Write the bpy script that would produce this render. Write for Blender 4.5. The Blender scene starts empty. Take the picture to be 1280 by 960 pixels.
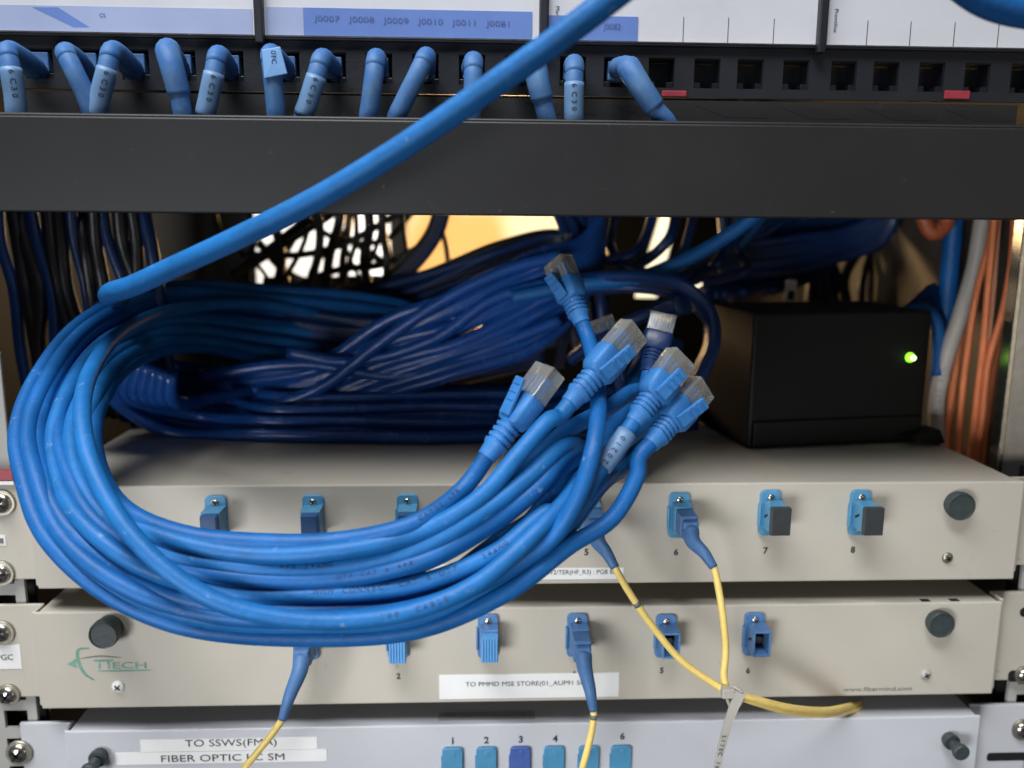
import bpy, math, random
from mathutils import Vector, Matrix
random.seed(7)
MM = 0.001
scn = bpy.context.scene
col = scn.collection
# ---------------------------------------------------------------- camera
FPX, YAW, PITCH, ROLL, D = 1087.4, math.radians(2.53), math.radians(10.31), math.radians(0.445), 392.0
cy_, sy_, cp_, sp_, cr_, sr_ = math.cos(YAW), math.sin(YAW), math.cos(PITCH), math.sin(PITCH), math.cos(ROLL), math.sin(ROLL)
FWD = Vector((sy_*cp_, cy_*cp_, -sp_)); _r = Vector((cy_, -sy_, 0)); _u = _r.cross(FWD)
RGT = cr_*_r + sr_*_u; UPV = -sr_*_r + cr_*_u
CAM = Vector((0, -D, 0))
cam = bpy.data.cameras.new('camera'); camo = bpy.data.objects.new('camera', cam); col.objects.link(camo)
cam.sensor_width = 36; cam.lens = 36*FPX/1280; cam.clip_start = 0.01; cam.clip_end = 50
m = Matrix.Identity(4)
for i in range(3):
    m[i][0] = RGT[i]; m[i][1] = UPV[i]; m[i][2] = -FWD[i]; m[i][3] = CAM[i]*MM
camo.matrix_world = m
scn.camera = camo
cam.dof.use_dof = True; cam.dof.focus_distance = 0.36; cam.dof.aperture_fstop = 6.3
# ---------------------------------------------------------------- world, lamps, exposure
w = bpy.data.worlds.new("World"); scn.world = w; w.use_nodes = True
w.node_tree.nodes['Background'].inputs[0].default_value = (0.62, 0.68, 0.8, 1)
w.node_tree.nodes['Background'].inputs[1].default_value = 0.10
def area(name, loc, target, size, power, color):
    l = bpy.data.lights.new(name, 'AREA'); l.shape = 'RECTANGLE'; l.size = size[0]*MM; l.size_y = size[1]*MM
    l.energy = power; l.color = color
    o = bpy.data.objects.new(name, l); col.objects.link(o)
    o.location = Vector(loc)*MM
    o.rotation_euler = (Vector(target)-Vector(loc)).to_track_quat('-Z', 'Y').to_euler()
    return o
area('room_light_overhead', (-300, -450, 900), (0, -20, -90), (950, 300), 21, (0.97, 0.98, 1.0))
lo = area('low_window_light', (-420, -820, -240), (60, -10, -230), (420, 260), 0.62, (0.95, 0.97, 1.0)); lo.data.spread = math.radians(46)  # added low fill to brighten the tray fronts, no window known there
area('room_light_right', (620, -800, -120), (210, 0, -110), (220, 260), 0.45, (1.0, 0.86, 0.66))
scn.view_settings.view_transform = 'Standard'; scn.view_settings.look = 'None'
scn.view_settings.exposure = 0.0; scn.view_settings.gamma = 1
scn.render.engine = 'CYCLES'; scn.render.resolution_x = 1024; scn.render.resolution_y = 768

# ---------------------------------------------------------------- helpers
def P(px, py, Y):
    """point in mm where the view through photo pixel (px,py) meets the plane at depth Y"""
    d = FWD*FPX + RGT*(px-640) + UPV*(480-py)
    return CAM + d*((Y+D)/d.y)
def PL(px, py, z):
    d = FWD*FPX + RGT*(px-640) + UPV*(480-py)
    return CAM + d*(z/d.z)
def PX(px, py, Y): return P(px, py, Y).x
def PZ(px, py, Y): return P(px, py, Y).z

class MB:
    def __init__(s): s.v = []; s.f = []
    def add(s, vs, fs):
        n = len(s.v); s.v += [Vector(v) for v in vs]; s.f += [tuple(i+n for i in f) for f in fs]; return s
    def box(s, x0, x1, y0, y1, z0, z1):
        return s.add([(x0,y0,z0),(x1,y0,z0),(x1,y1,z0),(x0,y1,z0),(x0,y0,z1),(x1,y0,z1),(x1,y1,z1),(x0,y1,z1)],
                     [(0,3,2,1),(4,5,6,7),(0,1,5,4),(1,2,6,5),(2,3,7,6),(3,0,4,7)])
    def prism(s, poly, y0, y1):          # poly in x,z counter-clockwise seen from the front
        n = len(poly)
        vs = [(x, y0, z) for x, z in poly]+[(x, y1, z) for x, z in poly]
        fs = [tuple(range(n)), tuple(reversed(range(n, 2*n)))]
        fs += [(i, i+n, (i+1) % n+n, (i+1) % n) for i in range(n)]
        return s.add(vs, fs)
    def lathe(s, c, prof, n=24, axis=(0,-1,0)):   # prof = list of (r, h) along the axis
        a = Vector(axis).normalized(); t = a.orthogonal().normalized(); b = a.cross(t); c = Vector(c)
        vs = []
        for r, h in prof:
            for k in range(n):
                q = 2*math.pi*k/n
                vs.append(c+a*h+(t*math.cos(q)+b*math.sin(q))*r)
        fs = []
        for j in range(len(prof)-1):
            for k in range(n):
                fs.append((j*n+k, j*n+(k+1) % n, (j+1)*n+(k+1) % n, (j+1)*n+k))
        fs.append(tuple(reversed(range(n)))); fs.append(tuple(range((len(prof)-1)*n, len(prof)*n)))
        return s.add(vs, fs)
    def loft(s, rings, closed=True):
        n = len(rings[0]); vs = [p for r in rings for p in r]; fs = []
        for j in range(len(rings)-1):
            for k in range(n):
                fs.append((j*n+k, j*n+(k+1) % n, (j+1)*n+(k+1) % n, (j+1)*n+k))
        if closed:
            fs.append(tuple(reversed(range(n)))); fs.append(tuple(range((len(rings)-1)*n, len(rings)*n)))
        return s.add(vs, fs)
    def tube(s, pts, r, n=12):
        fr = frames(pts); rings = []
        for i, (p, t, a, b) in enumerate(fr):
            rr = r(i/(len(fr)-1)) if callable(r) else r
            rings.append([p+(a*math.cos(2*math.pi*k/n)+b*math.sin(2*math.pi*k/n))*rr for k in range(n)])
        return s.loft(rings)
    def xf(s, M):
        s.v = [M @ v for v in s.v]; return s
    def build(s, name, mat, parent=None, smooth=False, bevel=0):
        off = parent_loc(parent)
        me = bpy.data.meshes.new(name)
        me.from_pydata([tuple((v*MM)-off) for v in s.v], [], s.f); me.validate(); me.update()
        return finish(me, name, mat, parent, smooth, bevel)
def parent_loc(p):
    v = Vector((0,0,0))
    while p: v += p.location; p = p.parent
    return v
def finish(me, name, mat, parent, smooth=False, bevel=0):
    import bmesh
    bm = bmesh.new(); bm.from_mesh(me); bmesh.ops.recalc_face_normals(bm, faces=bm.faces); bm.to_mesh(me); bm.free()
    if smooth:
        for p in me.polygons: p.use_smooth = True
        if smooth == 'angle': me.set_sharp_from_angle(angle=math.radians(40))
    me.materials.append(mat)
    o = bpy.data.objects.new(name, me); col.objects.link(o); o.parent = parent
    if bevel:
        b = o.modifiers.new('bevel', 'BEVEL'); b.width = bevel*MM; b.segments = 2; b.limit_method = 'ANGLE'; b.angle_limit = math.radians(35)
    return o
def tag(o, label=None, cat=None, group=None, kind=None):
    if label: o['label'] = label
    if cat: o['category'] = cat
    if group: o['group'] = group
    if kind: o['kind'] = kind
    return o
def empty(name, loc, label, cat, group=None):
    o = bpy.data.objects.new(name, None); col.objects.link(o); o.location = Vector(loc)*MM; o.empty_display_size = .01
    return tag(o, label, cat, group)
def catmull(P_, step=2.5):
    pts = [Vector(p) for p in P_]
    pts = [pts[0]*2-pts[1]]+pts+[pts[-1]*2-pts[-2]]
    out = []
    for i in range(1, len(pts)-2):
        p0, p1, p2, p3 = pts[i-1:i+3]
        n = max(3, int((p2-p1).length/step))
        t0 = 0; t1 = max((p1-p0).length, .01)**.5; t2 = t1+max((p2-p1).length, .01)**.5; t3 = t2+max((p3-p2).length, .01)**.5
        for k in range(n):
            t = t1+(t2-t1)*k/n
            a1 = p0*((t1-t)/(t1-t0))+p1*((t-t0)/(t1-t0)); a2 = p1*((t2-t)/(t2-t1))+p2*((t-t1)/(t2-t1)); a3 = p2*((t3-t)/(t3-t2))+p3*((t-t2)/(t3-t2))
            b1 = a1*((t2-t)/(t2-t0))+a2*((t-t0)/(t2-t0)); b2 = a2*((t3-t)/(t3-t1))+a3*((t-t1)/(t3-t1))
            out.append(b1*((t2-t)/(t2-t1))+b2*((t-t1)/(t2-t1)))
    out.append(pts[-2]); return out
def frames(pts):
    T = []
    for i in range(len(pts)):
        a = pts[max(0, i-1)]; b = pts[min(len(pts)-1, i+1)]; T.append((b-a).normalized())
    u = T[0].orthogonal().normalized(); out = []
    for p, t in zip(pts, T):
        u = (u-t*u.dot(t)).normalized(); out.append((p, t, u, t.cross(u)))
    return out

# ---------------------------------------------------------------- materials
def mat(name, base, rough=.5, metal=0, var=.06, scale=60, bump=0, bscale=600, spec=.5, trans=0, dirt=None, emit=None, estr=0, alpha=1, coat=0, specks=None):
    m = bpy.data.materials.new(name); m.use_nodes = True; nt = m.node_tree; b = nt.nodes['Principled BSDF']
    L = nt.links.new
    tc = nt.nodes.new('ShaderNodeTexCoord')
    nz = nt.nodes.new('ShaderNodeTexNoise'); nz.inputs['Scale'].default_value = scale; nz.inputs['Detail'].default_value = 5; nz.inputs['Roughness'].default_value = .65
    L(tc.outputs['Object'], nz.inputs['Vector'])
    rp = nt.nodes.new('ShaderNodeValToRGB'); c = base
    rp.color_ramp.elements[0].position = .3; rp.color_ramp.elements[1].position = .72
    d = dirt or tuple(x*(1-var*2) for x in c)
    rp.color_ramp.elements[0].color = (*d, 1); rp.color_ramp.elements[1].color = (*[min(1, x*(1+var)) for x in c], 1)
    L(nz.outputs['Fac'], rp.inputs['Fac']); L(rp.outputs['Color'], b.inputs['Base Color'])
    if specks:
        vz = nt.nodes.new('ShaderNodeTexNoise'); vz.inputs['Scale'].default_value = specks[1]; vz.inputs['Detail'].default_value = 6; vz.inputs['Roughness'].default_value = .75
        L(tc.outputs['Object'], vz.inputs['Vector'])
        v2 = nt.nodes.new('ShaderNodeValToRGB'); v2.color_ramp.elements[0].position = specks[2]; v2.color_ramp.elements[1].position = specks[2]+.07
        v2.color_ramp.elements[1].color = (specks[3],)*3+(1,)
        L(vz.outputs['Fac'], v2.inputs['Fac'])
        mx = nt.nodes.new('ShaderNodeMix'); mx.data_type = 'RGBA'; mx.inputs[7].default_value = (*specks[0], 1)
        L(v2.outputs['Color'], mx.inputs[0]); L(rp.outputs['Color'], mx.inputs[6]); L(mx.outputs[2], b.inputs['Base Color'])
    mr = nt.nodes.new('ShaderNodeMapRange'); mr.inputs['To Min'].default_value = max(0, rough-.09); mr.inputs['To Max'].default_value = min(1, rough+.09)
    L(nz.outputs['Fac'], mr.inputs['Value']); L(mr.outputs['Result'], b.inputs['Roughness'])
    b.inputs['Metallic'].default_value = metal; b.inputs['Specular IOR Level'].default_value = spec
    b.inputs['Transmission Weight'].default_value = trans; b.inputs['Alpha'].default_value = alpha; b.inputs['Coat Weight'].default_value = coat
    if bump:
        n2 = nt.nodes.new('ShaderNodeTexNoise'); n2.inputs['Scale'].default_value = bscale; n2.inputs['Detail'].default_value = 4
        L(tc.outputs['Object'], n2.inputs['Vector'])
        bp = nt.nodes.new('ShaderNodeBump'); bp.inputs['Strength'].default_value = bump; bp.inputs['Distance'].default_value = .0006
        L(n2.outputs['Fac'], bp.inputs['Height']); L(bp.outputs['Normal'], b.inputs['Normal'])
    if emit:
        b.inputs['Emission Color'].default_value = (*emit, 1); b.inputs['Emission Strength'].default_value = estr
    return m
M = {}
M['cable'] = mat('blue_pvc', (.007, .112, .36), .5, spec=.32, var=.14, scale=45, bump=.35, bscale=420, specks=((.22, .34, .50), 170, .62, .55))
M['cable_b'] = mat('blue_pvc_light', (.010, .140, .41), .5, spec=.32, var=.12, scale=60, bump=.35, bscale=420, specks=((.22, .34, .50), 170, .62, .55))
M['cable_c'] = mat('blue_pvc_deep', (.006, .088, .30), .45, spec=.32, var=.16, scale=70, bump=.4, bscale=380, specks=((.22, .34, .50), 170, .62, .55))
M['cable_navy'] = mat('navy_pvc', (.007, .032, .125), .36, var=.12, scale=50, bump=.2, bscale=400)  # darker copy of the blue jacket, rear shade painted into its colour
M['cable_dusty'] = mat('dusty_blue_pvc', (.018, .095, .29), .55, var=.15, scale=120, bump=.15, bscale=500, spec=.3, dirt=(.085, .18, .33))
M['boot'] = mat('blue_boot', (.035, .19, .50), .5, var=.1, scale=120, bump=.4, bscale=900)
M['clear'] = mat('clear_plastic', (.88, .89, .86), .10, var=.04, trans=.82, spec=.6)
M['gold'] = mat('gold_contact', (.62, .48, .22), .3, 1)
M['cable_gloss'] = mat('royal_gloss_pvc', (.012, .078, .33), .26, var=.12, scale=50, bump=.15, bscale=300)
M['tangle'] = mat('dark_grey_cable', (.035, .034, .034), .4, var=.15)
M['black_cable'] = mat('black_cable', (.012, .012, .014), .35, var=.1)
M['grey_cable'] = mat('grey_cable', (.44, .41, .37), .5, var=.08)
M['orange'] = mat('orange_fibre', (.74, .21, .075), .5, var=.1, bump=.2)
M['orange_dull'] = mat('dull_orange', (.42, .10, .035), .5, var=.1)
M['peach'] = mat('peach_fibre', (.75, .36, .20), .45, var=.08)
M['yellow'] = mat('yellow_fibre', (.86, .64, .19), .42, var=.08, scale=90, bump=.2)
M['greige'] = mat('greige_paint', (.50, .464, .392), .48, var=.04, scale=9, bump=.12, bscale=1400, specks=((.24, .21, .17), 90, .63, .5))
M['greyblue'] = mat('cool_grey_paint', (.53, .54, .57), .45, var=.04, scale=9, bump=.12, bscale=1400, specks=((.27, .27, .29), 90, .63, .45))
M['rail'] = mat('rail_paint', (.40, .39, .36), .45, var=.04, scale=20, bump=.1)
M['galv'] = mat('galvanised_steel', (.46, .46, .44), .34, .85, var=.14, scale=55, bump=.15, bscale=200)
M['nickel'] = mat('nickel_screw', (.62, .58, .50), .24, 1, var=.1, scale=300)
M['dull_metal'] = mat('dull_metal', (.36, .34, .28), .4, .8, var=.15, scale=400)
M['duct'] = mat('black_duct', (.0115, .0115, .012), .5, var=.12, scale=12, bump=.06, bscale=1000, dirt=(.009, .009, .0095), specks=((.07, .07, .075), 160, .63, .6))
M['panel'] = mat('black_panel', (.012, .014, .019), .42, var=.1, scale=30, bump=.15, bscale=900)
M['jack'] = mat('jack_black', (.006, .007, .010), .35, var=.1)
M['red'] = mat('red_plastic', (.30, .03, .045), .45, var=.08, scale=200)
M['sc_teal'] = mat('sc_teal_blue', (.075, .265, .45), .42, var=.07, scale=140, bump=.2)
M['sc_blue'] = mat('sc_blue', (.085, .205, .42), .42, var=.07, scale=140, bump=.2)
M['sc_dark'] = mat('sc_dark_blue', (.025, .075, .19), .45, var=.08, scale=140)
M['sc_violet'] = mat('sc_violet_blue', (.06, .115, .36), .45, var=.08, scale=140)
M['ribcap'] = mat('ribbed_cap_blue', (.11, .34, .66), .45, var=.06, scale=140)
M['fboot'] = mat('fibre_boot_blue', (.060, .155, .34), .55, var=.08, scale=160, bump=.2)
M['blackcap'] = mat('black_cap', (.032, .038, .042), .5, var=.08, scale=200)
M['rivet'] = mat('dark_green_grey_rivet', (.038, .052, .052), .5, var=.12, scale=250, bump=.2)
M['hole'] = mat('dark_cavity', (.004, .004, .005), .8)
M['paper'] = mat('white_label', (.80, .80, .78), .5, var=.02, scale=80)
M['panel_paper'] = mat('panel_label_card', (.58, .59, .63), .4, var=.03, scale=25)
M['lilac'] = mat('lilac_label_strip', (.33, .39, .58), .35, var=.05, scale=18)
M['bluestrip'] = mat('blue_label_strip', (.13, .22, .52), .35, var=.08, scale=18)
M['ink'] = mat('black_ink', (.018, .018, .02), .6)
M['ink_grey'] = mat('grey_ink', (.16, .16, .15), .6)
M['ink_blue'] = mat('blue_ink', (.07, .11, .30), .6)
M['cable_ink'] = mat('cable_print', (.004, .022, .10), .6)
M['cable_ink_dark'] = mat('cable_print_dark', (.02, .03, .06), .6)
M['green'] = mat('logo_green', (.16, .36, .27), .55, var=.15, scale=150)
M['sleeve'] = mat('marker_sleeve', (.14, .30, .56), .45, var=.06)
M['pale_sleeve'] = mat('pale_marker_sleeve', (.13, .25, .44), .5, var=.06)
M['tie'] = mat('milky_tie', (.58, .56, .50), .35, var=.06, trans=.3)
M['blackbox'] = mat('black_abs', (.0028, .0028, .003), .6, spec=.25, var=.1, scale=60, bump=.2, bscale=900)
M['led'] = mat('green_led', (.1, .8, .05), .3, emit=(.25, 1, .03), estr=2.6)
M['led_core'] = mat('green_led_core', (.6, 1, .4), .3, emit=(.75, 1, .35), estr=5)
M['dark_wall'] = mat('dark_back', (.004, .004, .005), .7, var=.2, scale=6)
M['brown_wall'] = mat('brown_side', (.10, .085, .068), .5, var=.2, scale=10)
M['cardboard'] = mat('cardboard', (.34, .21, .12), .7, var=.12, scale=15)
M['window'] = mat('bright_window', (.8, .8, .8), .5, emit=(1, .97, .9), estr=2.2)
M['warm'] = mat('warm_lamp', (.8, .6, .35), .5, emit=(1, .60, .20), estr=1.35)  # lamplight on the rear wall painted as emission
M['pale_lamp'] = mat('pale_lamp', (.8, .7, .5), .5, emit=(1, .90, .60), estr=1.5)
M['seal'] = mat('amber_ferrule', (.35, .22, .09), .5)

def vary(m, c1, c2, sc):
    nt = m.node_tree; tc = nt.nodes.new('ShaderNodeTexCoord'); nz = nt.nodes.new('ShaderNodeTexNoise'); nz.inputs['Scale'].default_value = sc; nz.inputs['Detail'].default_value = 1
    rp = nt.nodes.new('ShaderNodeValToRGB'); rp.color_ramp.elements[0].position = .38; rp.color_ramp.elements[1].position = .62
    rp.color_ramp.elements[0].color = (*c1, 1); rp.color_ramp.elements[1].color = (*c2, 1)
    nt.links.new(tc.outputs['Object'], nz.inputs['Vector']); nt.links.new(nz.outputs['Fac'], rp.inputs['Fac']); nt.links.new(rp.outputs['Color'], nt.nodes['Principled BSDF'].inputs['Emission Color'])
vary(M['window'], (.62, .58, .50), (1, .98, .93), 10)
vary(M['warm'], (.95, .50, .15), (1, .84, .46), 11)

def text_obj(s, name, mt, parent, c, h, width=None, align='CENTER', rot=0, basis=None, lift=.15, bold=0, ymat=None):
    """flat lettering in the x,z plane (or in `basis`=(right, up, normal)); c = centre in mm, h = capital height in mm"""
    cu = bpy.data.curves.new('txt', 'FONT'); cu.body = s; cu.align_x = 'CENTER'; cu.align_y = 'CENTER'; cu.size = 1.0; cu.offset = bold
    cu.resolution_u = 3
    to = bpy.data.objects.new('txt', cu); col.objects.link(to)
    bpy.context.view_layer.update()
    me = bpy.data.meshes.new_from_object(to.evaluated_get(bpy.context.evaluated_depsgraph_get()))
    bpy.data.objects.remove(to)
    if not me.vertices: return None
    xs = [v.co.x for v in me.vertices]; ys = [v.co.y for v in me.vertices]
    cx, cyy = (min(xs)+max(xs))/2, (min(ys)+max(ys))/2
    sh = h/.73; sx = sh if width is None else width/(max(xs)-min(xs))
    R, U, N = basis or (Vector((1,0,0)), Vector((0,0,1)), Vector((0,-1,0)))
    R, U = R*math.cos(rot)+U*math.sin(rot), U*math.cos(rot)-R*math.sin(rot)
    off = parent_loc(parent); c = Vector(c)
    for v in me.vertices:
        q = c+R*((v.co.x-cx)*sx)+U*((v.co.y-cyy)*sh)+N*lift
        v.co = q*MM-off
    me.name = name
    o = bpy.data.objects.new(name, me); me.materials.clear(); me.materials.append(mt); col.objects.link(o); o.parent = parent
    return o

def print_on(pts, r, s, i0, h, mt, parent, name='printed_lettering', flip=False, twist=0):
    """letters standing one after another along a cable, on the side that faces the room; one mesh"""
    mb = MB(); L = [0]
    for a, b in zip(pts, pts[1:]): L.append(L[-1]+(b-a).length)
    pos = i0*L[-1]
    for ch in s:
        if ch != ' ':
            k = min(range(len(L)), key=lambda j: abs(L[j]-pos)); k = max(1, min(len(pts)-2, k))
            T = (pts[k+1]-pts[k-1]).normalized()
            if flip: T = -T
            p = pts[k]+(pts[k+1]-pts[k])*((pos-L[k])/max(.01, L[k+1]-L[k]))
            N = (CAM-p); N = (N-T*N.dot(T)).normalized(); U = N.cross(T)
            if twist: N, U = N*math.cos(twist)+U*math.sin(twist), U*math.cos(twist)-N*math.sin(twist)
            cu = bpy.data.curves.new('c', 'FONT'); cu.body = ch; cu.align_x = 'CENTER'; cu.align_y = 'CENTER'; cu.resolution_u = 2; cu.offset = .01
            to = bpy.data.objects.new('c', cu); col.objects.link(to); bpy.context.view_layer.update()
            me = bpy.data.meshes.new_from_object(to.evaluated_get(bpy.context.evaluated_depsgraph_get())); bpy.data.objects.remove(to)
            vs = []
            for v in me.vertices:
                yy = v.co.y*h*1.3; ang = yy/r
                vs.append(p+T*(v.co.x*h*1.3)+U*(math.sin(ang)*(r+.06))+N*(math.cos(ang)*(r+.06)))
            mb.add(vs, [tuple(q.vertices) for q in me.polygons])
        pos += h*1.15*(-1 if flip else 1)
    return mb.build(name, mt, parent)

# ================================================================ cabinet (the dark box everything sits in)
cab = bpy.data.objects.new('cabinet', None); col.objects.link(cab); tag(cab, 'dark steel cabinet interior enclosing the rack equipment', 'cabinet'); cab['kind'] = 'structure'
MB().box(-300, 300, 620, 626, -330, 260).build('back_wall', M['dark_wall'], cab)
MB().box(-300, -294, 6, 618, -330, 260).build('side_wall', M['dark_wall'], cab)
MB().box(300, 306, 6, 618, -330, 260).build('side_wall', M['brown_wall'], cab)
MB().box(-293, 299, 6, 618, 261, 266).build('cabinet_top', M['dark_wall'], cab)
MB().box(-293, 299, 6, 618, -336, -331).build('cabinet_floor', M['dark_wall'], cab)
MB().box(-320, 320, 3, 5, PZ(640, -60, 0), 270).build('upper_blank_panel', M['dark_wall'], cab)  # unseen plate added to stop overhead light leaking in behind the panel
MB().box(-330, -238, 8, 10, -336, 270).build('front_side_strip', M['dark_wall'], cab)  # unseen strips added at both sides to keep light out of the interior
MB().box(290, 340, 8, 10, -336, 270).build('front_side_strip', M['dark_wall'], cab)

def quad_plate(px0, px1, py0, py1, Y, th=2):
    a, b = P(px0, py0, Y), P(px1, py1, Y); return MB().box(a.x, b.x, Y, Y+th, b.z, a.z)
tag(quad_plate(316, 488, 225, 356, 560).build('window', M['window']), 'bright white window light seen through the tangled cables at back left', 'window')
tag(quad_plate(508, 705, 215, 352, 520).build('lamp_panel', M['warm']), 'glowing warm yellow lamp panel behind the rear cables', 'lamp')  # lamplit rear wall, its brightness painted as emission
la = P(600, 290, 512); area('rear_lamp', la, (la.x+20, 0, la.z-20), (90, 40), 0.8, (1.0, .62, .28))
mb = MB(); a = P(838, 268, 420); b = P(802, 372, 420); mb.add([(a.x-3,420,a.z+22),(a.x+13,420,a.z+22),(b.x+14,420,b.z),(b.x-6,420,b.z),(a.x-3,422,a.z+22),(a.x+13,422,a.z+22),(b.x+14,422,b.z),(b.x-6,422,b.z)],
     [(0,1,2,3),(7,6,5,4),(0,4,5,1),(1,5,6,2),(2,6,7,3),(3,7,4,0)])
tag(mb.build('tube_lamp', M['pale_lamp']), 'slanting pale yellow lamp tube glimpsed at back centre right', 'lamp')  # background light showing through, painted as a glowing strip
mb = MB(); a = P(890, 318, 430); b = P(845, 385, 430); mb.add([(a.x,430,a.z+4),(a.x+13,430,a.z+4),(b.x+18,430,b.z),(b.x-4,430,b.z),(a.x,432,a.z+4),(a.x+13,432,a.z+4),(b.x+18,432,b.z),(b.x-4,432,b.z)],
     [(0,1,2,3),(7,6,5,4),(0,4,5,1),(1,5,6,2),(2,6,7,3),(3,7,4,0)])
tag(mb.build('tube_lamp', M['pale_lamp']), 'short pale lamp glimpsed low behind the blue cables beside the slanting tube', 'lamp')
tag(quad_plate(1085, 1160, 262, 420, 330, 40).build('cardboard_box', M['cardboard'], bevel=1), 'brown cardboard carton far behind the black adapter box', 'carton')
# ================================================================ rack rails
def rail(side):
    if side < 0:
        x1 = PX(47, 900, 3); x0 = x1-34; lab = 'pale grey rack rail with square holes at left, bearing the panel ears'
    else:
        x0 = PX(1258, 885, 3); x1 = x0+34; lab = 'pale grey rack rail with square holes at right, bearing the panel ears'
    zt = PZ(20, 596, 3); zb = PZ(20, 1000, 3)
    root = empty('rack_rail', ((x0+x1)/2, 3, zb), lab, 'rack rail')
    # a plate with real square holes: two stiles and rungs between the holes
    hx0, hx1 = (x1-15.5, x1-4.5) if side < 0 else (x0+4.5, x0+15.5)
    hz = [PZ(20, 747, 3), PZ(22, 899, 3)]; hz = [h for h in hz]; pitch = 44.45/3
    centers = sorted(set(round(hz[1]+k*pitch, 2) for k in range(-3, 12)))
    mb = MB().box(x0, hx0, 3, 5, zb-10, zt).box(hx1, x1, 3, 5, zb-10, zt)
    z = zb-10
    for c in centers:
        if c-4.6 <= z or c+4.6 > zt: continue
        mb.box(hx0, hx1, 3, 5, z, c-4.6); z = c+4.6
    mb.box(hx0, hx1, 3, 5, z, zt)
    mb.build('rail_plate', M['rail'], root)
    if side < 0: MB().box(x0-2, x1-1, 14, 16, zb-10, zt).build('inner_web', M['hole'], root)
    else: MB().box(x0+1, x1+2, 14, 16, zb-10, zt).build('inner_web', M['hole'], root)
rail(-1); rail(1)
# galvanised uprights behind
x0 = PX(1262, 455, 26); z0, z1 = PZ(1262, 620, 26), PZ(1262, 150, 26)
r = empty('steel_upright', (x0, 26, z0), 'shiny galvanised steel upright right of the orange fibre cables', 'upright', None)
MB().box(x0, x0+55, 26, 28, z0, z1).build('front_face', M['galv'], r, bevel=.6)
MB().box(x0-1.2, x0+1.6, 25, 33, z0, z1).build('folded_edge', M['nickel'], r, bevel=.5)
x1 = PX(7, 520, 20); z0l, z1l = PZ(7, 606, 20), PZ(7, 440, 20)
r = empty('steel_upright', (x1, 20, z0l), 'pale steel upright sliver left of the blue coil', 'upright')
MB().box(x1-30, x1, 20, 22, z0l, z1l).build('front_face', M['rail'], r, bevel=.5)
a = P(-12, 588, -2); b = P(17, 605, -2)
rr = empty('red_tag', (a.x, -2, b.z), 'small crimson tag at the left edge above the top tray ear', 'tag')
MB().box(a.x, b.x, -2, 0, b.z+1.5, a.z).build('tag_plate', M['red'], rr, bevel=.3)
MB().box(a.x, b.x, -2.2, 1, b.z-.3, b.z+1.2).build('tag_edge', M['paper'], rr)

# ================================================================ fibre trays
YF = -10.0
def rounded(w, h, r, cx=0, cz=0, n=5):
    out = []
    for sx, sz, a0 in ((1,-1,-90),(1,1,0),(-1,1,90),(-1,-1,180)):
        for k in range(n+1):
            a = math.radians(a0+90*k/n)
            out.append((cx+sx*(w/2-r)+r*math.cos(a), cz+sz*(h/2-r)+r*math.sin(a)))
    return out
def pan_screw(c, r, parent, axis=(0,-1,0), name='screw', mt='nickel', ang=.5, washer=True):
    c = Vector(c)
    if washer:
        wsh = MB().lathe(c, [(r*1.0, 0), (r*1.0, 1.0), (r*.96, 1.3)]).build(name, M['dull_metal'], parent, 'angle')
    else: wsh = MB().lathe(c, [(r*.98, 0), (r*.98, .4)]).build(name, M[mt], parent, 'angle')
    hd = MB()
    k = .78 if washer else .95
    prof = [(r*k*math.cos(q), (1.2 if washer else .3)+r*.42*math.sin(q)) for q in [i*math.pi/2/6 for i in range(6)]]
    # dome as four quadrant lobes so the cross recess is real depth
    hd.lathe(c, prof+[(r*.18, prof[-1][1]+.02)])
    hd.build('screw_head', M[mt], wsh, 'angle')
    sl = MB(); top = prof[-1][1]
    for a in (ang, ang+math.pi/2):
        ux, uz = math.cos(a), math.sin(a); L_, W_ = r*.5, r*.11
        q = [(c.x+ux*s*L_-uz*t*W_, c.z+uz*s*L_+ux*t*W_) for s, t in ((-1,-1),(1,-1),(1,1),(-1,1))]
        sl.prism(q, c.y-top-.25, c.y-top+.5+.03*a)
    sl.build('cross_recess', M['hole'], wsh)
    return wsh

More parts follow.
